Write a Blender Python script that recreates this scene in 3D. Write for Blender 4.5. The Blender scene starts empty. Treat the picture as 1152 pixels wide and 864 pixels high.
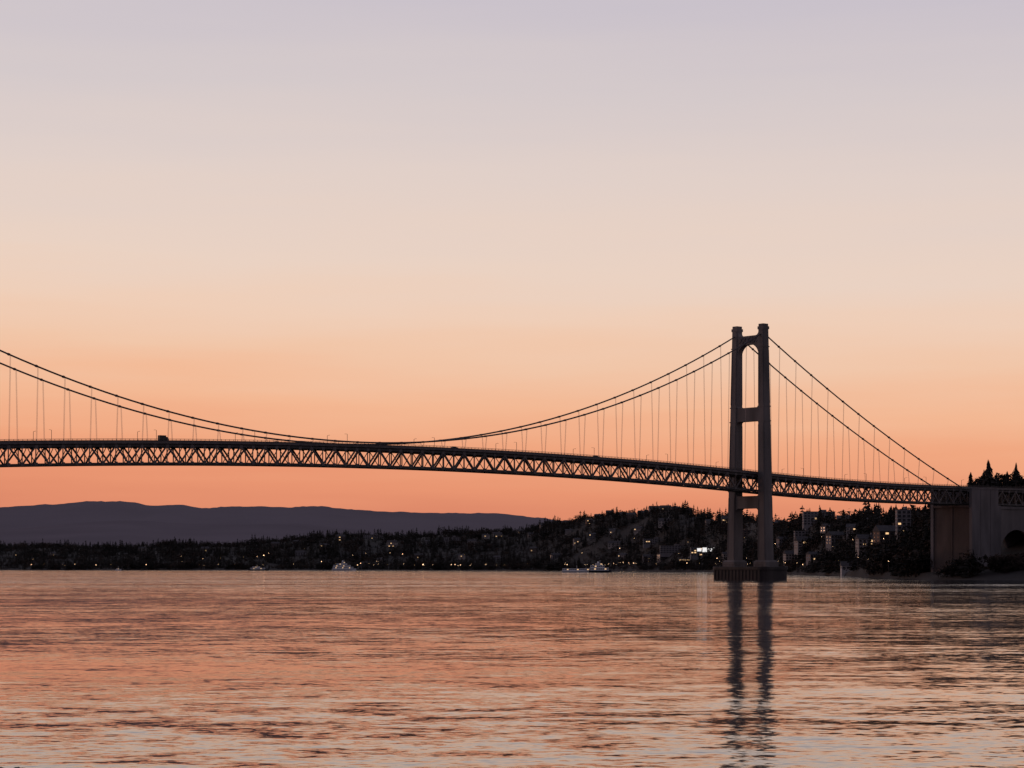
import bpy, math, random
import numpy as np
from mathutils import Vector, noise as mn
random.seed(7); rng=np.random.default_rng(7)
sc=bpy.context.scene
sc.view_settings.view_transform='Standard'
sc.view_settings.look='None'; sc.view_settings.exposure=0; sc.view_settings.gamma=1

# ------------------------------------------------------------------ helpers
def lin(c):
    return tuple(((v/255)/12.92 if v/255<=.04045 else ((v/255+.055)/1.055)**2.4) for v in c)
def mat(name, col, rough=.8, var=.25, scale=.2, col2=None, metallic=0, stretch=(1,1,1), detail=5, bump=0, spec=.3):
    m=bpy.data.materials.new(name); m.use_nodes=True; nt=m.node_tree; n=nt.nodes; l=nt.links
    b=n['Principled BSDF']; b.inputs['Roughness'].default_value=rough; b.inputs['Metallic'].default_value=metallic
    b.inputs['Specular IOR Level'].default_value=spec
    g=n.new('ShaderNodeNewGeometry'); mp=n.new('ShaderNodeMapping'); mp.inputs['Scale'].default_value=stretch
    l.new(g.outputs['Position'],mp.inputs['Vector'])
    t=n.new('ShaderNodeTexNoise'); t.inputs['Scale'].default_value=scale; t.inputs['Detail'].default_value=detail
    l.new(mp.outputs[0],t.inputs['Vector'])
    r=n.new('ShaderNodeValToRGB'); r.color_ramp.elements[0].position=.3; r.color_ramp.elements[1].position=.7
    c2=col2 or tuple(min(1,c*(1+var)) for c in col)
    r.color_ramp.elements[0].color=(*[c*(1-var) for c in col],1); r.color_ramp.elements[1].color=(*c2,1)
    l.new(t.outputs['Fac'],r.inputs[0]); l.new(r.outputs[0],b.inputs['Base Color'])
    if bump:
        bp=n.new('ShaderNodeBump'); bp.inputs['Strength'].default_value=bump; bp.inputs['Distance'].default_value=.3
        l.new(t.outputs['Fac'],bp.inputs['Height']); l.new(bp.outputs[0],b.inputs['Normal'])
    return m
def emat(name,col,strength):
    m=bpy.data.materials.new(name); m.use_nodes=True; b=m.node_tree.nodes['Principled BSDF']
    b.inputs['Base Color'].default_value=(*col,1); b.inputs['Emission Color'].default_value=(*col,1)
    b.inputs['Emission Strength'].default_value=strength
    return m
class MB:
    def __init__(s): s.v=[]; s.f=[]; s.m=[]
    def add(s,vs,fs,mi=0):
        o=len(s.v); s.v+= [tuple(v) for v in vs]; s.f+=[tuple(i+o for i in f) for f in fs]; s.m+=[mi]*len(fs)
    def box(s,c,sz,mi=0,rot=0):
        cx,cy,cz=c; a,b,h=sz[0]/2,sz[1]/2,sz[2]/2; cr,sr=math.cos(rot),math.sin(rot)
        vs=[]
        for z in(-h,h):
            for x,y in((-a,-b),(a,-b),(a,b),(-a,b)):
                vs.append((cx+x*cr-y*sr,cy+x*sr+y*cr,cz+z))
        s.add(vs,[(3,2,1,0),(4,5,6,7),(0,1,5,4),(1,2,6,5),(2,3,7,6),(3,0,4,7)],mi)
    def beam(s,p0,p1,w,h,mi=0,up=Vector((0,0,1))):
        p0=Vector(p0);p1=Vector(p1);d=(p1-p0).normalized()
        if abs(d.dot(up))>.99: up=A3
        sd=d.cross(up).normalized(); u=sd.cross(d).normalized()
        vs=[p+sd*(x*w/2)+u*(y*h/2) for p in(p0,p1) for x,y in((-1,-1),(1,-1),(1,1),(-1,1))]
        s.add(vs,[(3,2,1,0),(4,5,6,7),(0,1,5,4),(1,2,6,5),(2,3,7,6),(3,0,4,7)],mi)
    def loft(s,rings,mi=0,cap=True):
        n=len(rings[0]); vs=[p for r in rings for p in r]; fs=[]
        for i in range(len(rings)-1):
            for j in range(n):
                k=(j+1)%n; fs.append((i*n+j,i*n+k,(i+1)*n+k,(i+1)*n+j))
        if cap: fs+= [tuple(range(n))[::-1], tuple(range((len(rings)-1)*n,len(rings)*n))]
        s.add(vs,fs,mi)
    def obj(s,name,mats,parent=None,smooth=False,bevel=0):
        me=bpy.data.meshes.new(name); me.from_pydata(s.v,[],s.f)
        for m in mats: me.materials.append(m)
        me.polygons.foreach_set('material_index',s.m)
        if smooth: me.polygons.foreach_set('use_smooth',[True]*len(s.f))
        me.update(); o=bpy.data.objects.new(name,me); sc.collection.objects.link(o)
        if parent: o.parent=parent
        if bevel:
            b=o.modifiers.new('bevel','BEVEL'); b.width=bevel; b.segments=2; b.limit_method='ANGLE'
        return o
def empty(name):
    e=bpy.data.objects.new(name,None); sc.collection.objects.link(e); return e
def interp(x,tab):
    return float(np.interp(x,[a for a,b in tab],[b for a,b in tab]))

# ------------------------------------------------------------------ bridge frame
TX,TY=144.6,1403.0
CA,SA=.774,.633
nrm=math.hypot(CA,SA); CA/=nrm; SA/=nrm
A3=Vector((CA,SA,0)); T3=Vector((SA,-CA,0))      # along (to far shore) / across (to viewer)
def P(s,u,z):       # s = metres along the main span from the tower
    return Vector((TX-s*CA+u*SA, TY-s*SA-u*CA, z))
HALF=299.0
def zdeck(s):
    if s>=0:
        if s<=598: return 64.8+.0533*s-9.995e-5*s*s
        return 60.9-.05*(s-598)
    q=max(s,-163.5); return 64.8+.0533*q+1.63e-4*q*q
ZT=149.5
def zcable(s):
    zm=73.2
    if 0<=s<=598: return zm+(ZT-zm)*((s-HALF)/HALF)**2
    if s<0: f=-s/184; e=zdeck(-184)-.5
    else: f=(s-598)/184; e=zdeck(782)-.5
    return ZT+(e-ZT)*f-4.5*4*f*(1-f)

# ------------------------------------------------------------------ materials
M_conc=mat('weathered_concrete',(.155,.13,.122),.85,.35,.12,stretch=(1,1,.22),bump=.4)
M_conc2=mat('abutment_concrete',(.155,.132,.13),.85,.32,.12,stretch=(1,1,.3),bump=.3)
M_conc_shade=mat('abutment_shaded_concrete',(.10,.072,.062),.9,.3,.12,stretch=(1,1,.3))  # abutment block concrete, end-face shade put into a darker brown colour
M_steel=mat('painted_steel',(.045,.038,.038),.6,.3,.4)
M_steel2=mat('painted_steel_light',(.11,.09,.088),.6,.3,.4)
M_cable=mat('cable_wrap',(.08,.062,.06),.6,.2,.5)
M_rope=mat('hanger_rope',(.45,.33,.28),.6,.2,.5)
M_asph=mat('asphalt',(.05,.05,.052),.9,.2,.5)
M_pier=mat('pier_concrete_wet',(.045,.033,.03),.7,.35,.2,stretch=(1,1,.4))
M_ground=mat('hillside_ground',(.028,.022,.019),1,.35,.02,col2=(.045,.034,.027))
M_fol=mat('foliage_conifer',(.030,.027,.024),1,.45,.03,col2=(.05,.044,.037),spec=.05)
M_fol2=mat('foliage_broadleaf',(.045,.034,.028),1,.45,.03,col2=(.08,.056,.044),spec=.05)
M_trunk=mat('bark',(.045,.035,.03),1,.3,1)
M_hill=mat('haze_tinted_forest_hill',(.20,.163,.172),1,.06,.0016,stretch=(1,1,3),spec=0)  # aerial haze painted into the albedo
M_hill2=mat('haze_tinted_forest_hill_near',(.185,.15,.16),1,.08,.002,stretch=(1,1,3),spec=0)  # same haze tint in the base colour, slightly darker
M_wall=[mat('house_wall_%s'%n,c,.85,.12,.5) for n,c in(('cream',(.36,.31,.28)),('grey',(.21,.19,.19)),('brown',(.13,.095,.08)),('white',(.45,.42,.40)))]
M_roof=mat('roof_shingle',(.07,.06,.06),.9,.3,.4)
M_glass=mat('window_glass',(.03,.03,.035),.15,.2,.5,spec=.6)
M_lit=emat('lit_window',(1,.62,.30),1.0)
M_litw=emat('lit_sign_panel',(.95,.93,.9),.9)
M_lamp=emat('lamp_glow',(1,.60,.32),7)
M_white=mat('white_paint',(.82,.79,.78),.5,.06,.3)
M_hull=mat('hull_paint',(.04,.04,.05),.5,.2,.3)
M_rock=mat('rock',(.03,.026,.025),.8,.4,1.5,bump=.6)

# ------------------------------------------------------------------ suspension bridge
bridge=empty('suspension_bridge')
def tower(s0,name):
    mb=MB(); H=153.6
    def ring(sg,z):
        f=z/H; cu=sg*(13.3-2.2*f); a=6.8-2.3*f; b=7.8-2.9*f; c=.45
        pts=[(-a/2+c,-b/2),(a/2-c,-b/2),(a/2,-b/2+c),(a/2,b/2-c),(a/2-c,b/2),(-a/2+c,b/2),(-a/2,b/2-c),(-a/2,-b/2+c)]
        return [P(s0+q,cu+p,z) for p,q in pts]
    for sg in(-1,1):
        zs=[8.5,30,53,78,100,125,151.5]
        mb.loft([ring(sg,z) for z in zs])
        for z0,z1,g in((151.5,153.2,.25),(153.2,154.8,-.5)):
            f=z0/H; cu=sg*(13.3-2.2*f); a=4.5+g*1.2; b=4.9+g*1.2
            mb.loft([[P(s0+q*b/2,cu+p*a/2,z) for p,q in((-1,-1),(1,-1),(1,1),(-1,1))] for z in(z0,z1)])
        for z in(54,96.2,105,141):
            f=z/H; cu=sg*(13.3-2.2*f); a=6.8-2.3*f+.25; b=7.8-2.9*f+.25
            mb.loft([[P(s0+q*b/2,cu+p*a/2,zz) for p,q in((-1,-1),(1,-1),(1,1),(-1,1))] for zz in(z-.3,z+.3)])
        mb.loft([[P(s0+q*e/2,sg*13.3+p*(e-.8)/2,z) for p,q in((-1,-1),(1,-1),(1,1),(-1,1))] for z,e in((8.2,11),(11,11),(12.2,9))])
        for z0,z1 in((14,50),(56,94),(107,139)):
            for du in(-1,1):
                f0,f1=z0/H,z1/H
                for fc in(-1,1):
                    a0=(6.8-2.3*f0)/2-.75; a1=(6.8-2.3*f1)/2-.75
                    mb.beam(P(s0+fc*((7.8-2.9*f0)/2+.05),sg*(13.3-2.2*f0)+du*a0,z0),P(s0+fc*((7.8-2.9*f1)/2+.05),sg*(13.3-2.2*f1)+du*a1,z1),.5,.3)
    def strut(z0,z1,rb,rt,th):
        def inner(z): f=z/H; return 13.3-2.2*f-(6.8-2.3*f)/2
        pts=[]; N=10
        wi0=inner(z0); wi1=inner(z1)
        pts.append((-wi0-1.5,z0-rb))
        for i in range(N+1):
            t=math.pi/2*i/N; pts.append((-wi0+rb*(1-math.cos(t))-.0,z0-rb+rb*math.sin(t)))
        for i in range(N+1):
            t=math.pi/2*(1-i/N); pts.append((wi0-rb*(1-math.cos(t)),z0-rb+rb*math.sin(t)))
        pts.append((wi0+1.5,z0-rb))
        pts.append((wi1+1.5,z1+rt))
        for i in range(N+1):
            t=math.pi/2*i/N; pts.append((wi1-rt*(1-math.cos(t)),z1+rt-rt*math.sin(t)))
        for i in range(N+1):
            t=math.pi/2*(1-i/N); pts.append((-wi1+rt*(1-math.cos(t)),z1+rt-rt*math.sin(t)))
        pts.append((-wi1-1.5,z1+rt))
        n=len(pts); vs=[P(s0-th/2,u,z) for u,z in pts]+[P(s0+th/2,u,z) for u,z in pts]
        fs=[tuple(range(n)),tuple(range(n,2*n))[::-1]]+[(i,i+n,(i+1)%n+n,(i+1)%n) for i in range(n)]
        mb.add(vs,fs)
    strut(143.0,148.2,7.2,2.6,3.9)
    strut(96.3,104.6,1.6,1.6,4.6)
    strut(43.5,51,2.5,1.2,5.6)
    for u in(-6,-3,0,3,6):
        mb.beam(P(s0+2.1,u-1.3,144),P(s0+2.1,u+1.3,147.2),.5,.4); mb.beam(P(s0+2.1,u+1.3,144),P(s0+2.1,u-1.3,147.2),.5,.4)
    o=mb.obj(name,[M_conc],bridge)
    pb=MB()
    def oval(L,B,z):
        pts=[]; r=5
        for cx,cy,a0 in((L/2-r,B/2-r,0),(-L/2+r,B/2-r,90),(-L/2+r,-B/2+r,180),(L/2-r,-B/2+r,270)):
            for k in range(5):
                t=math.radians(a0+22.5*k); pts.append((cx+r*math.cos(t),cy+r*math.sin(t)))
        return [P(s0+y,x,z) for x,y in pts]
    pb.loft([oval(45,23,-6),oval(45,23,6.2),oval(46,24,6.4),oval(46,24,8.0),oval(45.4,23.4,8.3)])
    for k in range(14):
        t=k/13; pb.box(P(s0+11.6,-19+38*t,3.2),(.5,.9,6),0,rot=math.atan2(SA,CA))
    for k in range(16):
        pb.beam(P(s0+11,-21+42*k/15,8.3),P(s0+11,-21+42*k/15,9.5),.12,.12)
    pb.beam(P(s0+11,-21,9.5),P(s0+11,21,9.5),.12,.12)
    pb.obj(name+'_pier',[M_pier],bridge)
tower(0,'tower'); tower(598,'second_tower')

# cables
mb=MB()
for u in(-11,11):
    ss=[-184+184*i/16 for i in range(16)]+[598*i/80 for i in range(80)]+[598+184*i/16 for i in range(17)]
    rings=[]
    for s in ss:
        p=P(s,u,zcable(s)); d=(P(s+.5,u,zcable(s+.5))-P(s-.5,u,zcable(s-.5))).normalized()
        sd=T3; up=sd.cross(d).normalized()
        rings.append([p+sd*math.cos(t)*.42+up*math.sin(t)*.42 for t in[math.pi/4*k for k in range(8)]])
    mb.loft(rings)
    for s in[-170+14.238*k for k in range(0,66)]:
        if abs(s)<4 or abs(s-598)<4: continue
        z=zcable(s); d=(P(s+.5,u,zcable(s+.5))-P(s-.5,u,zcable(s-.5))).normalized()
        c=P(s,u,z); mb.beam(c-d*.5,c+d*.5,1.0,1.0)
mb.obj('main_cables',[M_cable],bridge)
PAN=HALF/42
mb=MB()
for i in range(-24,110,2):
    s=i*PAN
    if abs(s)<6 or abs(s-598)<6 or not(-176<s<774): continue
    z0=zdeck(s)-.6; z1=zcable(s)
    if z1-z0<1.5: continue
    for sg in(-1,1):
        for o in(-.2,.2):
            mb.beam(P(s+o,sg*9.6,z0),P(s+o,sg*11,z1),.085,.085)
mb.obj('hangers',[M_rope],bridge)
# truss + deck
tr=MB(); dk=MB(); rl=MB()
TD=8.8
i0,i1=-62,110
RB=math.atan2(SA,CA)
for i in range(i0,i1):
    s,s2=i*PAN,(i+1)*PAN; z,z2=zdeck(s),zdeck(s2); zt,zt2=z-2.0,z2-2.0
    for sg in(-1,1):
        u=sg*8.9
        tr.beam(P(s,u,zt),P(s2,u,zt2),.8,1.15); tr.beam(P(s,u,zt-TD),P(s2,u,zt2-TD),.8,1.1)
        tr.beam(P(s,u,zt-TD),P(s,u,zt),.4,.45,1)
        if i%2==0: tr.beam(P(s,u,zt),P(s2,u,zt2-TD),.6,.75,1)
        else: tr.beam(P(s,u,zt-TD),P(s2,u,zt2),.6,.75,1)
        tr.box(P(s,u+sg*.42,zt-.3),(1.7,.12,1.5),1,rot=RB)
        tr.box(P(s,u+sg*.42,zt-TD+.3),(1.7,.12,1.4),1,rot=RB)
        dk.beam(P(s,sg*9.7,z-.55),P(s2,sg*9.7,z2-.55),.35,1.1)
        rl.beam(P(s,sg*9.6,z+1.25),P(s2,sg*9.6,z2+1.25),.16,.16)
        rl.beam(P(s,sg*9.6,z+.85),P(s2,sg*9.6,z2+.85),.1,.1); rl.beam(P(s,sg*9.6,z+.5),P(s2,sg*9.6,z2+.5),.1,.1)
        for t in(0,.33,.66): 
            q=s+(s2-s)*t; rl.beam(P(q,sg*9.6,zdeck(q)),P(q,sg*9.6,zdeck(q)+1.25),.14,.14)
        dk.beam(P(s,sg*8.2,z+.3),P(s2,sg*8.2,z2+.3),.3,.6)
        dk.beam(P(s,sg*5,z-.9),P(s2,sg*5,z2-.9),.4,1.0)
    dk.beam(P(s,0,z-.2),P(s2,0,z2-.2),19.0,.36,1)
    tr.beam(P(s,-8.9,zt+.2),P(s,8.9,zt+.2),.5,1.6); tr.beam(P(s,-8.9,zt-TD),P(s,8.9,zt-TD),.35,.5)
    a=1 if i%2 else -1
    tr.beam(P(s,-8.9*a,zt-TD),P(s2,8.9*a,zt2-TD),.3,.3)
    tr.beam(P(s,-8.9,zt-TD),P(s,0,zt),.3,.3); tr.beam(P(s,8.9,zt-TD),P(s,0,zt),.3,.3)
    for off in(-.24,.24): dk.beam(P(s,off,z-.012),P(s2,off,z2-.012),.12,.02,2)
tr.obj('stiffening_truss',[M_steel,M_steel2],bridge)
dk.obj('deck',[M_steel2,M_asph,M_white],bridge)
rl.obj('railing',[M_steel],bridge)
mb=MB()
for j in range(-7,15):
    s=20+57*j
    if not -420<s<780: continue
    for sg in(-1,1):
        z=zdeck(s); mb.beam(P(s,sg*9.1,z),P(s,sg*9.1,z+5.5),.16,.16)
        mb.beam(P(s,sg*9.1,z+5.5),P(s,sg*7.6,z+5.7),.12,.12); mb.beam(P(s,sg*7.6,z+5.65),P(s,sg*6.9,z+5.7),.3,.14)
mb.obj('deck_lamp_posts',[M_steel],bridge)

# abutment / anchorage
def abutment(q0,dirn,name):
    def Q(q,u,z): return P(q0-dirn*q,u,z) 
    zd=zdeck(q0)
    mb=MB()
    def bx(q1,q2,u1,u2,z1,z2,mi=0):
        vs=[Q(q,u,z) for z in(z1,z2) for q,u in((q1,u1),(q2,u1),(q2,u2),(q1,u2))]
        mb.add(vs,[(3,2,1,0),(4,5,6,7),(0,1,5,4),(1,2,6,5),(2,3,7,6),(3,0,4,7)],mi)
    bx(1,30,-15.6,14.6,-3,zd-12.2,1)
    bx(-.3,1,-15.6,14.6,zd-13.4,zd-11.9,1)
    bx(.6,.99,-1.2,.2,-3,zd-13.4,1)
    for u1,u2 in((14.62,17),(-18,-15.62)):
        bx(.2,27,u1,u2,-3,zd-1.4,0); bx(-.2,27.4,u1-.01,u2+.3,zd-1.39,zd-.7,0)
        for q in(9,19): bx(q,q+.4,u2 if u2>0 else u1-.2,(u2+.2) if u2>0 else u1,-3,zd-1.6,0)
        bx(27.01,30,u1,u2-.3,-3,zd-12,0)
    for u1,u2 in((9.5,11.5),(-11.5,-9.5)):
        q1,q2=30.1,125.0; pts=[(q1,-3)]
        N=16
        for c,r in((53,18.0),(98,18.0)):
            pts.append((c-r,-3)); pts.append((c-r,14))
            for i in range(1,N): 
                t=math.pi*(1-i/N); pts.append((c+r*math.cos(t),14+r*1.05*math.sin(t)))
            pts.append((c+r,14)); pts.append((c+r,-3))
        pts+= [(q2,-3),(q2,zd-14),(q1,zd-14)]
        n=len(pts); vs=[Q(q,u1,z) for q,z in pts]+[Q(q,u2,z) for q,z in pts]
        mb.add(vs,[tuple(range(n)),tuple(range(n,2*n))[::-1]]+[(i,i+n,(i+1)%n+n,(i+1)%n) for i in range(n)],3)
    bx(30.1,125,-12,12,zd-13.99,zd-12.2,3)
    mb.obj(name,[M_conc2,M_conc_shade,M_asph,M_conc],bridge)
abutment(-187,1,'anchorage'); abutment(785,-1,'second_anchorage')

# vehicles on the deck
def truck(s,u):
    z=zdeck(s); e=empty('delivery_van'); r=RB
    mb=MB(); mb.box(P(s,u,z+1.9),(3.6,2.2,2.4),0,r); mb.obj('cargo_box',[M_steel],e,bevel=.08)
    mb=MB()
    prof=[(1.85,.6),(3.4,.6),(3.4,1.3),(2.8,2.3),(1.85,2.4)]
    vs=[P(s-x,u+w,z+h) for w in(-1.0,1.0) for x,h in prof]; n=5
    mb.add(vs,[tuple(range(n)),tuple(range(n,2*n))[::-1]]+[(i,i+n,(i+1)%n+n,(i+1)%n) for i in range(n)])
    mb.box(P(s-.6,u,z+.55),(5.2,1.2,.2),0,r); mb.obj('cab',[M_hull],e,bevel=.1)
    mb=MB()
    for x in(-1.1,2.6):
        for w in(-.95,.95):
            mb.loft([[P(s-x+.38*math.cos(t),u+w+o,z+.38+.38*math.sin(t)) for t in[math.pi/6*k for k in range(12)]] for o in(-.12,.12)])
    mb.obj('wheels',[M_hull],e)
def car(s,u):
    z=zdeck(s); e=empty('car'); mb=MB()
    prof=[(-2.2,.35),(2.2,.35),(2.25,.8),(1.3,.95),(.6,1.45),(-1.1,1.48),(-1.9,.98),(-2.25,.85)]; n=len(prof)
    vs=[P(s-x,u+w,z+h) for w in(-.88,.88) for x,h in prof]
    mb.add(vs,[tuple(range(n)),tuple(range(n,2*n))[::-1]]+[(i,i+n,(i+1)%n+n,(i+1)%n) for i in range(n)])
    mb.obj('body',[M_hull],e,bevel=.08); mb=MB()
    for x in(-1.35,1.35):
        for w in(-.8,.8):
            mb.loft([[P(s-x+.33*math.cos(t),u+w+o,z+.33+.33*math.sin(t)) for t in[math.pi/6*k for k in range(12)]] for o in(-.1,.1)])
    mb.obj('wheels',[M_steel],e)
truck(414,6); car(130,6); car(340,-4); car(232,6); car(60,-4)

# ------------------------------------------------------------------ terrain
F=2600.0; HZ=637
SKY=[(-900,604),(-300,611),(0,610),(60,608),(130,610),(200,606),(260,607),(300,603),(360,598),(400,596),(450,598),(500,592),(560,592),(600,588),(625,580),(640,579),(665,573),(690,569),(715,570),(740,564),(760,563),(780,571),(830,574),(870,578),(910,573),(950,575),(1000,573),(1060,568),(1085,552),(1152,544),(1300,535),(1900,530)]
RR=[(-900,5200),(0,5000),(400,4700),(600,4400),(700,4000),(800,3400),(880,2600),(930,2150),(970,1800),(1000,1640),(1040,1490),(1080,1440),(1152,1410),(1300,1330),(1900,1000)]
DD=[(-900,900),(600,900),(700,800),(800,700),(900,600),(1000,460),(1050,320),(1152,270),(1900,240)]
EX=[(1000,1.0),(1060,1.9)]
def bearing(X,Y): return 576+F*X/Y
def hgt(X,Y):
    b=bearing(X,Y); R=interp(b,RR)+25*mn.noise(Vector((X*.006,0,3)))*interp(b,[(800,1.6),(1050,.5)]); D=interp(b,DD); t=Y-R
    Hr=(HZ-interp(b,SKY))/F*(interp(b,RR)+D)+8.5-17
    if t<0: return max(-4,-.04*-t-.4)
    f=min(1,t/D); s=(f*f*(3-2*f))**interp(b,EX)
    nz=mn.noise(Vector((X*.004,Y*.004,0)))*.16*Hr*min(1,f*3)*(1-.6*f)+mn.noise(Vector((X*.02,Y*.02,5)))*2*min(1,f*4)
    bank=interp(b,[(900,1.6),(1010,4.5),(1090,5.5)])
    z=bank*min(1,t/interp(b,[(900,12),(1040,45)]))+(Hr-2)*s*.97+nz*(1 if f<1 else .5)
    if t>D: z-= (t-D)*.012
    return max(z,1.2 if t>10 else -.5)
mb=MB(); bs=np.concatenate([np.linspace(-900,-40,60),np.linspace(-30,1300,360),np.linspace(1310,1900,40)])
ts=np.concatenate([[-120,-30,-8,0,5,12,25],np.linspace(40,300,27),np.linspace(330,1000,30),np.linspace(1080,3200,14)])
vs=[]
for b in bs:
    R=interp(b,RR)
    for t in ts:
        Y=R+t; X=(b-576)/F*Y; vs.append((X,Y,hgt(X,Y)))
n=len(ts); fs=[(i*n+j,(i+1)*n+j,(i+1)*n+j+1,i*n+j+1) for i in range(len(bs)-1) for j in range(n-1)]
mb.add(vs,fs); mb.obj('hillside_terrain',[M_ground],smooth=True)

# distant hills
def ridge(name,Y0,tab,m,seed,amp):
    mb=MB(); bs=np.linspace(-1100,1500,620); rows=9; vs=[]
    for b in bs:
        top=(HZ-interp(b,tab))/F*Y0+8.5
        for j in range(rows):
            f=j/(rows-1); Y=Y0-2600*(1-f)
            X=(b-576)/F*Y0
            n_=mn.noise(Vector((X*.0011,f*2.5,seed)))+.5*mn.noise(Vector((X*.004,f*3,seed+3)))
            e_=.35*mn.noise(Vector((X*.012,0,seed+5)))+.2*mn.noise(Vector((X*.04,0,seed+5)))
            z=top*f**.8+n_*amp*.5+(e_*amp*.5 if f>.9 else 0)
            vs.append((X,Y,z if j else -20))
    fs=[(i*rows+j,(i+1)*rows+j,(i+1)*rows+j+1,i*rows+j+1) for i in range(len(bs)-1) for j in range(rows-1)]
    mb.add(vs,fs); mb.obj(name,[m],smooth=True)
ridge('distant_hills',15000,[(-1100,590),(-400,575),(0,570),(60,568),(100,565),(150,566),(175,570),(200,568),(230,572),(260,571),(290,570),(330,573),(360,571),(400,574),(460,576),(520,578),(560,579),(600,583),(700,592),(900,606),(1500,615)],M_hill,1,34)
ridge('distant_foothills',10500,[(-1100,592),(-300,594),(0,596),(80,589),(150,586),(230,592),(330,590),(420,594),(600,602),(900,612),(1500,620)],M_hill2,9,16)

# ------------------------------------------------------------------ tree prototypes (numpy)
def conifer_proto(r,layers,n):
    V=[];Fc=[]
    def tri(a,b,c): 
        o=len(V); V.extend([a,b,c]); Fc.append((o,o+1,o+2))
    tri((-.02,0,0),(.02,0,0),(0,0,.5))
    for L in range(layers):
        f=L/layers; z=.12+.86*f; rad=(.20*(1-f)**.85+.015)*r.uniform(.7,1.25)
        for k in range(n):
            a=2*math.pi*(k+r.uniform(-.4,.4))/n+L; rr=rad*r.uniform(.55,1.3); w=.55*2*math.pi/n
            dz=-r.uniform(.02,.06)
            top=(0.01*math.cos(a),.01*math.sin(a),z+r.uniform(.04,.09))
            tri(top,(rr*math.cos(a-w),rr*math.sin(a-w),z+dz+r.uniform(-.02,.02)),(rr*math.cos(a+w),rr*math.sin(a+w),z+dz+r.uniform(-.02,.02)))
    tri((-.02,0,.9),(.02,0,.9),(0,0,1.02)); tri((0,-.02,.9),(0,.02,.9),(0,0,1.02))
    return np.array(V),np.array(Fc)
def broad_proto(r,n,big=1):
    V=[];Fc=[]
    V.extend([(-.025,0,0),(.025,0,0),(0,.01,.6)]); Fc.append((0,1,2))
    lobes=[(r.uniform(-.24,.24),r.uniform(-.24,.24),r.uniform(.3,.8),r.uniform(.14,.28)) for _ in range(8)]
    for _ in range(n):
        lx,ly,lz,lr=r.choice(lobes); d=Vector((r.gauss(0,1),r.gauss(0,1),r.gauss(0,1))).normalized()*lr*r.uniform(.5,1)
        c=Vector((lx,ly,lz))+d; s=r.uniform(.03,.085)*big
        o=len(V)
        for _k in range(3): V.append(tuple(c+Vector((r.gauss(0,1),r.gauss(0,1),r.gauss(0,1))).normalized()*s))
        Fc.append((o,o+1,o+2))
    return np.array(V),np.array(Fc)
pr=random.Random(3)
PC=[conifer_proto(pr,6,6) for _ in range(7)]; PB=[broad_proto(pr,60,1.6) for _ in range(9)]
PCh=[conifer_proto(pr,17,12) for _ in range(6)]; PBh=[broad_proto(pr,900) for _ in range(4)]
def scatter(name,items,mats):
    Vs=[];Fs=[];Ms=[];o=0
    for (pv,pf,x,y,z,h,w,a,mi) in items:
        c,s=math.cos(a),math.sin(a); v=pv*np.array([h*w,h*w,h]); v2=np.empty_like(v)
        v2[:,0]=v[:,0]*c-v[:,1]*s+x; v2[:,1]=v[:,0]*s+v[:,1]*c+y; v2[:,2]=v[:,2]+z
        Vs.append(v2);Fs.append(pf+o);Ms.append(np.full(len(pf),mi,dtype=np.int32));o+=len(v2)
    V=np.concatenate(Vs).astype(np.float32);Fx=np.concatenate(Fs).astype(np.int32);Mx=np.concatenate(Ms)
    me=bpy.data.meshes.new(name); me.vertices.add(len(V)); me.vertices.foreach_set('co',V.ravel())
    me.loops.add(len(Fx)*3); me.loops.foreach_set('vertex_index',Fx.ravel())
    me.polygons.add(len(Fx)); me.polygons.foreach_set('loop_start',np.arange(len(Fx),dtype=np.int32)*3)
    for m in mats: me.materials.append(m)
    me.polygons.foreach_set('material_index',Mx); me.update(calc_edges=True)
    ob=bpy.data.objects.new(name,me); sc.collection.objects.link(ob); return ob
def uacross(X,Y): return (X-TX)*SA-(Y-TY)*CA
def salong(X,Y): return -((X-TX)*CA+(Y-TY)*SA)

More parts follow.
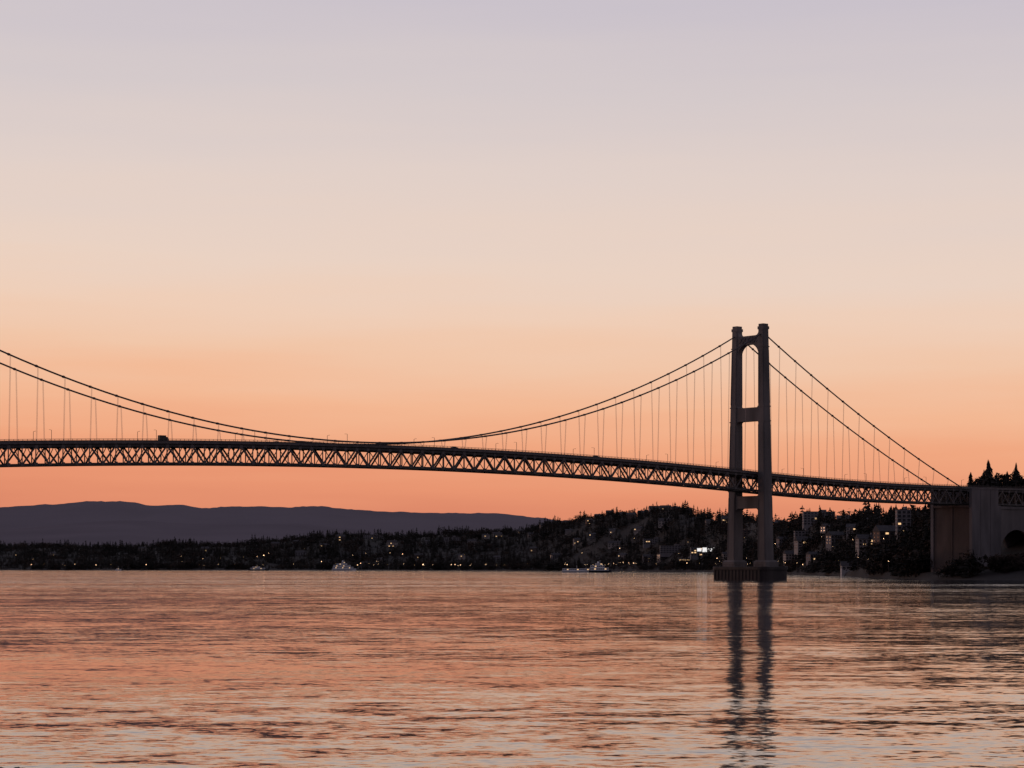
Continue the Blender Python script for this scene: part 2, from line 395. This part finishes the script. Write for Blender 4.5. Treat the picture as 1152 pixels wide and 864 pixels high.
# ------------------------------------------------------------------ buildings
sites=[]
def building(name,X,Y,w,d,floors,cols,wall,lit=.15,gable=False,rot=0,z=None,fh=3.1,sign=None,litmat=None):
    if z is None: z=hgt(X,Y)-1
    h=floors*fh+.6; mb=MB(); cr,sr=math.cos(rot),math.sin(rot)
    def L(x,y,zz): return (X+x*cr-y*sr,Y+x*sr+y*cr,z+zz)
    mb.box(L(0,0,h/2-3),(w,d,h+6),0,rot)
    if gable:
        o=.6; rh=w*.22
        vs=[L(-w/2-o,-d/2-o,h),L(w/2+o,-d/2-o,h),L(w/2+o,d/2+o,h),L(-w/2-o,d/2+o,h),L(-w/2-o,0,h+rh),L(w/2+o,0,h+rh)]
        mb.add(vs,[(0,1,5,4),(2,3,4,5),(0,4,3),(1,2,5),(3,2,1,0)],1)
        mb.box(L(w*.25,d*.12,h+rh*.8),(1.1,1.1,rh*1.2),0,rot)
    else:
        mb.box(L(0,0,h+.25),(w+.6,d+.6,.5),1,rot); mb.box(L(w*.15,0,h+1.6),(w*.18,d*.3,2.2),0,rot)
    cw=w/cols
    for fl in range(floors):
        for c in range(cols):
            mi=3 if random.random()<lit else 2
            x=-w/2+cw*(c+.5); zz=fl*fh+1.9
            mb.box(L(x,-d/2-.02,zz),(cw*.62,.16,1.5),mi,rot)
            mb.box(L(x,-d/2-.2,zz-.9),(cw*.75,.4,.16),0,rot)
        for c in range(max(1,int(d/4))):
            y=-d/2+(c+.5)*d/max(1,int(d/4))
            for sx in(-1,1): mb.box(L(sx*(w/2+.02),y,fl*fh+1.9),(.16,1.6,1.4),2,rot)
    mb.box(L(-w/2+cw*.5+.2,-d/2-.05,1.0),(1.1,.2,2.1),1,rot)
    if sign:
        sw,sh,sx,sz=sign
        for k in range(4):
            mb.box(L(sx+(k-1.5)*sw/4,-d/2-.5,sz),(sw/4*.8,.4,sh*(1 if k%2 else .7)),4,rot)
    mb.obj(name,[wall,M_roof,M_glass,litmat or M_lit,M_litw])
    sites.append((X,Y,w/2+3,d/2+8+ (40 if floors>2 else 22)))
def at(b,Y): return (b-576)/F*Y
def place_y(b,ypix):
    R=interp(b,RR); D=interp(b,DD)
    for t in np.linspace(15,D,160):
        Y=R+t; X=at(b,Y)
        if (hgt(X,Y)-8.5)/Y*F>=HZ-ypix: return X,Y
    return at(b,R+D),R+D
def B(name,b,yp,*a,**k):
    X,Y=place_y(b,yp); building(name,X,Y,*a,**k)
B('office_building',793,625,46,20,4,10,M_wall[1],.10,sign=(34,7,3,9.5))
B('office_building',757,622,44,18,4,9,M_wall[1],.03)
B('waterfront_restaurant',773,631,26,14,1,9,M_wall[0],.85,fh=4.0)
B('apartment_block',921,589,38,14,5,9,M_wall[1],.05)
B('apartment_block',905,606,24,12,3,6,M_wall[1],.05)
B('apartment_block',1016,604,11,10,7,3,M_wall[1],.05)
B('apartment_block',735,612,36,14,3,9,M_wall[1],.05)
B('apartment_block',508,609,40,14,3,9,M_wall[1],.06)
B('apartment_block',420,606,46,14,3,10,M_wall[1],.06)
B('apartment_block',836,606,30,14,4,6,M_wall[2],.06)
hs=[(612,590),(627,584),(640,580),(655,578),(662,590),(672,574),(688,572),(700,571),(712,570),(724,567),(738,566),(748,569),(760,572),(774,575),(585,600),(600,604),(560,604),(545,607),(530,612),(640,600),(690,600),(720,598),(747,590),(800,590),(820,588),(880,590),(960,600),(985,592),(940,612),(975,618),(905,618),(880,612),(860,600),(480,612),(455,606),(440,615),(400,600),(385,608),(350,606),(332,612),(310,616),(230,620),(60,625),(160,620),(600,622),(625,628),(560,630),(520,630),(470,628),(430,632),(410,626),(700,628),(690,615),(1000,610),(650,612),(668,606),(710,584),(930,598),(950,588),(730,632),(745,630),(820,628),(890,632),(915,630),(340,625),(365,618)]
for b,yp in hs:
    B('house',b+random.uniform(-2,2),yp,random.uniform(12,24),random.uniform(9,12),random.choice([2,2,3]),random.choice([4,5]),random.choice([M_wall[0],M_wall[0],M_wall[1],M_wall[2]]),.07,gable=True,rot=random.uniform(-.5,.5))
B('boathouse',958,640,18,9,1,5,M_wall[3],.0,gable=True,fh=3.0)
# lamps
mb=MB()
for _ in range(160):
    b=random.choice([random.uniform(-60,700),random.uniform(400,860),random.uniform(680,1000)])
    R=interp(b,RR); t=random.uniform(8,interp(b,DD)*.5) if random.random()<.4 else random.uniform(8,50)
    Y=R+t+20; X=at(b,Y); z=hgt(X,Y); h=random.uniform(8,11); r=random.choice([.18,.22,.3,.5])*Y/4500
    mb.beam((X,Y,z-1),(X,Y,z+h),.25,.25,0); mb.beam((X,Y,z+h),(X,Y-1.6,z+h+.2),.2,.2,0)
    rings=[[(X+r*math.sin(p)*math.cos(t2),Y-1.6+r*math.sin(p)*math.sin(t2),z+h-.1+r*math.cos(p)) for t2 in[math.pi/3*q for q in range(6)]] for p in(.3,1.1,2.0,2.8)]
    mb.loft(rings,1); sites.append((X,Y,4,30))
mb.obj('street_lamps',[M_steel,M_lamp])

# ------------------------------------------------------------------ forest
S=np.array(sites)
def blocked(X,Y):
    dx=np.abs(S[:,0]-X); dy=S[:,1]-Y
    return bool(np.any((dx<S[:,2])&(dy>-12)&(dy<S[:,3])))
items=[]
for _ in range(19000):
    b=random.uniform(-260,1095); R=interp(b,RR); D=interp(b,DD)
    t=random.uniform(0,1)**.9*(D*1.12)+10
    if random.random()<.12: t=random.uniform(10,60)
    Y=R+t; X=at(b,Y)
    if blocked(X,Y): continue
    if uacross(X,Y)>-24 and salong(X,Y)<-150: continue
    g=mn.noise(Vector((X*.008,Y*.008,9)))
    if g<-.35 and t<D*.8 and random.random()<.6: continue
    z=hgt(X,Y)-.5
    k=mn.noise(Vector((X*.018,Y*.012,2)))+.6*mn.noise(Vector((X*.05,Y*.03,12)))
    big=.74+.75*k+random.uniform(-.14,.14)
    big=max(.38,min(1.35,big))
    if (g>.05)^(random.random()<.15):
        pv,pf=random.choice(PC); h=random.uniform(13,24)*big; items.append((pv,pf,X,Y,z,h,random.uniform(1.0,1.8),random.uniform(0,6.28),0))
    else:
        pv,pf=random.choice(PB); h=random.uniform(9,18)*big; items.append((pv,pf,X,Y,z,h,random.uniform(1.1,1.9),random.uniform(0,6.28),random.choice([0,1])))
scatter('distant_forest',items,[M_fol,M_fol2])
items=[]
for _ in range(640):
    b=random.uniform(985,1420); R=interp(b,RR); D=interp(b,DD)
    t=random.uniform(40,D*1.25); Y=R+t; X=at(b,Y)
    if uacross(X,Y)>-27 or blocked(X,Y): continue
    z=hgt(X,Y)-.5
    if random.random()<.45: pv,pf=random.choice(PCh); h=random.uniform(10,22); items.append((pv,pf,X,Y,z,h,random.uniform(.9,1.4),random.uniform(0,6.28),0))
    else: pv,pf=random.choice(PBh); h=random.uniform(9,17); items.append((pv,pf,X,Y,z,h,random.uniform(1,1.5),random.uniform(0,6.28),1))
for _ in range(300):
    b=random.uniform(1035,1420); R=interp(b,RR); Y=R+random.uniform(24,90); X=at(b,Y)
    if uacross(X,Y)<20 and salong(X,Y)<-180: continue
    if -187<salong(X,Y) and uacross(X,Y)<20: continue
    z=hgt(X,Y)-.5; pv,pf=random.choice(PBh); items.append((pv,pf,X,Y,z,random.uniform(1.5,3.2) if b<1118 else random.uniform(5,12),random.uniform(1.1,1.7),random.uniform(0,6.28),1))
scatter('shoreline_trees',items,[M_fol,M_fol2])
# individual trees standing behind the bridge end, seen above the roadway
for b,dy,h,kind in((1081,1750,19,0),(1087,1765,22,1),(1092,1745,28,0),(1097,1770,27,1),(1102,1750,33,1),(1107,1760,30,0),(1112,1745,36,0),(1116,1770,33,1),(1121,1755,27,0),(1127,1760,25,1),(1133,1750,27,0),(1138,1765,30,1),(1143,1750,33,0),(1149,1760,29,1),(1155,1750,30,1),(1162,1760,27,0)):
    X=at(b,dy); z=hgt(X,dy)-1; r=random.Random(b)
    pv,pf=conifer_proto(r,24,16) if not kind else broad_proto(r,2200,.8)
    o=scatter('broadleaf_tree' if kind else 'pine_tree',[(pv,pf,X,dy,z,h*(.9 if kind else 1.05),1.15,r.uniform(0,6),0)],[M_fol,M_trunk])
mb=MB(); vs=[];N=40
for i in range(N):
    for j in range(N):
        s=775+i*9; u=-180+j*9.2; e=min(1,min(j,N-1-j)/8); f=min(1,i/14)*e
        p=P(s,u,0); vs.append((p.x,p.y,-2+f*44*(.8+.4*mn.noise(p*.01)) if abs(u)>24 else -2+f*40))
mb.add(vs,[(i*N+j,(i+1)*N+j,(i+1)*N+j+1,i*N+j+1) for i in range(N-1) for j in range(N-1)]); mb.obj('headland',[M_ground],smooth=True)

# ------------------------------------------------------------------ boats
def boat(name,b,Y,L,Bm,tiers,rev=1,hull=M_hull,hh=2.5,funnel=True):
    X=at(b,Y); e=empty(name)
    def Wp(x,y,z): return (X+rev*x,Y+y,z)
    mb=MB(); st=[(-.5,.75),(-.45,.95),(-.2,1),(.2,1),(.38,.7),(.5,.04)]; rings=[]
    for f,w in st:
        sheer=hh+ (1.3 if f>.35 else 0)*(f-.2)*2
        rings.append([Wp(f*L,-w*Bm/2*.7,-.6),Wp(f*L*1.02,-w*Bm/2,sheer),Wp(f*L*1.02,w*Bm/2,sheer),Wp(f*L,w*Bm/2*.7,-.6)])
    mb.loft(rings); mb.obj('hull',[hull],e)
    mb=MB(); z=hh
    for (x0,x1,h) in tiers:
        c=(x0+x1)/2*L; mb.box(Wp(c,0,z+h/2),((x1-x0)*L,Bm*.8,h),0)
        mb.box(Wp(c,0,z+h+.06),((x1-x0)*L+1,Bm*.86,.14),0)
        nw=max(3,int((x1-x0)*L/2.6))
        for k in range(nw): mb.box(Wp((x0+(x1-x0)*(k+.5)/nw)*L,-Bm*.4-.03,z+h*.55),((x1-x0)*L/nw*.7,.1,h*.36),2 if k%5==2 else 1)  # some panes glow, added to brighten the dim boats
        z+=h+.13
    if funnel:
        mb.loft([[Wp(c-1+1.1*math.cos(t),1.1*math.sin(t),zz) for t in[math.pi/4*q for q in range(8)]] for zz in(z,z+2.2)])
    mb.beam(Wp(c+1.5,0,z),Wp(c+1.5,0,z+4),.2,.2)
    mb.obj('superstructure',[M_white,M_glass,M_lit],e)
boat('passenger_ferry',387,4450,46,12,[(-.47,.38,3.6),(-.44,.26,3.4),(-.30,.12,3.2),(-.1,.04,2.8)],hull=M_white,hh=3.6)
boat('motor_boat',291,4500,40,9,[(-.4,.3,3.0),(-.3,.05,2.4)],hull=M_hull,hh=2.4,funnel=False)
boat('motor_yacht',675,3100,30,9,[(-.46,.38,3.6),(-.42,.2,3.4),(-.2,.1,2.4)],hull=M_hull,hh=2.8)
boat('cargo_barge',648,3150,38,10,[(-.48,.46,3.0)],hull=M_white,hh=2.4,funnel=False)
boat('motor_boat',133,4600,12,5,[(-.3,.1,2.4)],hull=M_white,hh=2,funnel=False)
# rocks at the near shore
mb=MB()
for (x,y,r) in((-21.6,96.2,.6),(-20.6,96.4,.35),(-22.6,95.8,.9),(-24,95.5,1.2)):
    rings=[]
    for i in range(7):
        p=.05+math.pi*.95*i/6
        rings.append([(x+r*math.sin(p)*math.cos(t)*(1+.25*math.sin(3*t+r*9)),y+r*math.sin(p)*math.sin(t),.0+.25*r*math.cos(p)+.05*math.sin(5*t+p)) for t in[math.pi/6*q for q in range(12)]])
    mb.loft(rings)
mb.obj('shore_rocks',[M_rock],smooth=True)

# ------------------------------------------------------------------ water
mb=MB(); mb.add([(-45000,-3000,0),(45000,-3000,0),(45000,60000,0),(-45000,60000,0)],[(0,1,2,3)])
M=bpy.data.materials.new('sea_water'); M.use_nodes=True; nt=M.node_tree; n=nt.nodes; l=nt.links
b=n['Principled BSDF']; b.inputs['Base Color'].default_value=(.055,.055,.06,1); b.inputs['IOR'].default_value=1.38
b.inputs['Roughness'].default_value=.06; b.inputs['Specular IOR Level'].default_value=.6
g=n.new('ShaderNodeNewGeometry')
def noi(scale,sc_,det=2,off=0):
    m=n.new('ShaderNodeMapping'); m.inputs['Scale'].default_value=scale; m.inputs['Location'].default_value=(off,off,0); m.inputs['Rotation'].default_value=(0,0,.06)
    l.new(g.outputs['Position'],m.inputs['Vector']); t=n.new('ShaderNodeTexNoise'); t.inputs['Scale'].default_value=sc_; t.inputs['Detail'].default_value=det
    l.new(m.outputs[0],t.inputs['Vector']); return t
def vm(op,a,b_):
    v=n.new('ShaderNodeVectorMath'); v.operation=op
    for i,q in enumerate((a,b_)):
        if q is None: continue
        if isinstance(q,tuple): v.inputs[i].default_value=q
        else: l.new(q,v.inputs[i])
    return v.outputs[0]
def layer(scale,s_,amp,det,off):
    t=noi(scale,s_,det,off); return vm('MULTIPLY',vm('SUBTRACT',t.outputs['Color'],(.5,.5,.5)),amp)
w1=layer((.5,1,1),.38,(.11,.115,0),2,3)       # 2-3 m waves
w2=layer((.7,1,1),1.9,(.12,.12,0),2,31)      # ripples
w3=layer((.3,1,1),.05,(.05,.05,0),3,77)      # long undulation
tot=vm('ADD',vm('ADD',w1,w2),w3)
big=noi((.16,1,1),.009,4,400); r=n.new('ShaderNodeMapRange'); r.inputs['From Min'].default_value=.40; r.inputs['From Max'].default_value=.62
r.inputs['To Min'].default_value=.42; r.inputs['To Max'].default_value=1.45; l.new(big.outputs['Fac'],r.inputs['Value'])
spx=n.new('ShaderNodeSeparateXYZ'); l.new(g.outputs['Position'],spx.inputs[0])
fr=n.new('ShaderNodeMapRange'); fr.inputs['From Min'].default_value=500; fr.inputs['From Max'].default_value=1100; fr.inputs['To Min'].default_value=1; fr.inputs['To Max'].default_value=2.4
l.new(spx.outputs['Y'],fr.inputs['Value'])
mm=n.new('ShaderNodeMath'); mm.operation='MULTIPLY'; l.new(r.outputs[0],mm.inputs[0]); l.new(fr.outputs[0],mm.inputs[1])
cmb=n.new('ShaderNodeCombineXYZ')
for i in range(3): l.new(mm.outputs[0],cmb.inputs[i])
tot=vm('MULTIPLY',tot,cmb.outputs[0])
tot=vm('ADD',tot,(0,0,1)); nn=n.new('ShaderNodeVectorMath'); nn.operation='NORMALIZE'; l.new(tot,nn.inputs[0])
l.new(nn.outputs[0],b.inputs['Normal'])
mb.obj('water',[M])

# ------------------------------------------------------------------ sky
w=bpy.data.worlds.new('World'); sc.world=w; w.use_nodes=True; nt=w.node_tree; n=nt.nodes; l=nt.links
bg=n['Background']; bg.inputs['Strength'].default_value=1.0
tc=n.new('ShaderNodeTexCoord'); sp=n.new('ShaderNodeSeparateXYZ'); l.new(tc.outputs['Generated'],sp.inputs[0])
def mth(op,a,b_=None,clamp=False):
    m=n.new('ShaderNodeMath'); m.operation=op; m.use_clamp=clamp
    for i,q in enumerate((a,b_)):
        if q is None: continue
        if isinstance(q,(int,float)): m.inputs[i].default_value=q
        else: l.new(q,m.inputs[i])
    return m.outputs[0]
mp=n.new('ShaderNodeMapping'); mp.inputs['Scale'].default_value=(2.2,2.2,26); l.new(tc.outputs['Generated'],mp.inputs['Vector'])
cn=n.new('ShaderNodeTexNoise'); cn.inputs['Scale'].default_value=2.2; cn.inputs['Detail'].default_value=4; l.new(mp.outputs[0],cn.inputs['Vector'])
zz=mth('ADD',sp.outputs['Z'],mth('MULTIPLY',mth('SUBTRACT',cn.outputs['Fac'],.5),.03))
zz=mth('ADD',zz,mth('MULTIPLY',sp.outputs['X'],.03))
rp=n.new('ShaderNodeValToRGB'); l.new(mth('MULTIPLY',zz,1/.3,True),rp.inputs[0])
stops=[(0,(206,123,98)),(.014,(216,131,102)),(.033,(231,148,113)),(.052,(239,166,128)),(.071,(242,183,147)),(.090,(240,197,168)),(.109,(238,205,183)),(.128,(233,209,194)),(.165,(224,207,200)),(.203,(212,201,202)),(.24,(201,193,202)),(.30,(183,180,198))]
el=rp.color_ramp.elements
el[0].position=0; el[0].color=(*lin(stops[0][1]),1); el[1].position=1; el[1].color=(*lin(stops[-1][1]),1)
for z,c in stops[1:-1]:
    e=el.new(z/.3); e.color=(*lin(c),1)
def mix(f,a,b_):
    m=n.new('ShaderNodeMix'); m.data_type='RGBA'; l.new(f,m.inputs[0])
    for i,q in((6,a),(7,b_)):
        if isinstance(q,tuple): m.inputs[i].default_value=q
        else: l.new(q,m.inputs[i])
    return m.outputs[2]
up=mth('MULTIPLY',mth('SUBTRACT',sp.outputs['Z'],.28),1.6,True)
c1=mix(up,rp.outputs[0],(*lin((108,116,142)),1))
bk=mth('ADD',mth('MULTIPLY',sp.outputs['Y'],-.9),.35,True)
c2=mix(bk,c1,(*lin((102,98,114)),1))
dn=mth('MULTIPLY',sp.outputs['Z'],-20,True)
c3=mix(dn,c2,(.06,.05,.05,1))
sky=n.new('ShaderNodeTexSky'); sky.sky_type='NISHITA'; sky.sun_disc=False
SAZ=math.radians(-58); SEL=math.radians(1.5)
sky.sun_elevation=SEL; sky.sun_rotation=SAZ
bg2=n.new('ShaderNodeBackground'); bg2.inputs['Strength'].default_value=.004; l.new(sky.outputs[0],bg2.inputs['Color'])
ad=n.new('ShaderNodeAddShader'); l.new(c3,bg.inputs['Color']); l.new(bg.outputs[0],ad.inputs[0]); l.new(bg2.outputs[0],ad.inputs[1])
l.new(ad.outputs[0],n['World Output'].inputs['Surface'])
sl=bpy.data.lights.new('sun','SUN'); sl.energy=.25; sl.angle=math.radians(4); sl.color=(1,.55,.35)
so=bpy.data.objects.new('sun',sl); sc.collection.objects.link(so)
d=Vector((math.sin(SAZ)*math.cos(SEL),math.cos(SAZ)*math.cos(SEL),math.sin(SEL)))
so.rotation_euler=d.to_track_quat('Z','Y').to_euler()

# ------------------------------------------------------------------ camera
cd=bpy.data.cameras.new('camera'); co=bpy.data.objects.new('camera',cd); sc.collection.objects.link(co)
co.location=(0,0,8.5); co.rotation_euler=(math.pi/2,0,0); cd.sensor_width=36; cd.lens=F/1152*36
cd.shift_y=(HZ-432)/1152; cd.clip_start=1; cd.clip_end=100000
sc.camera=co
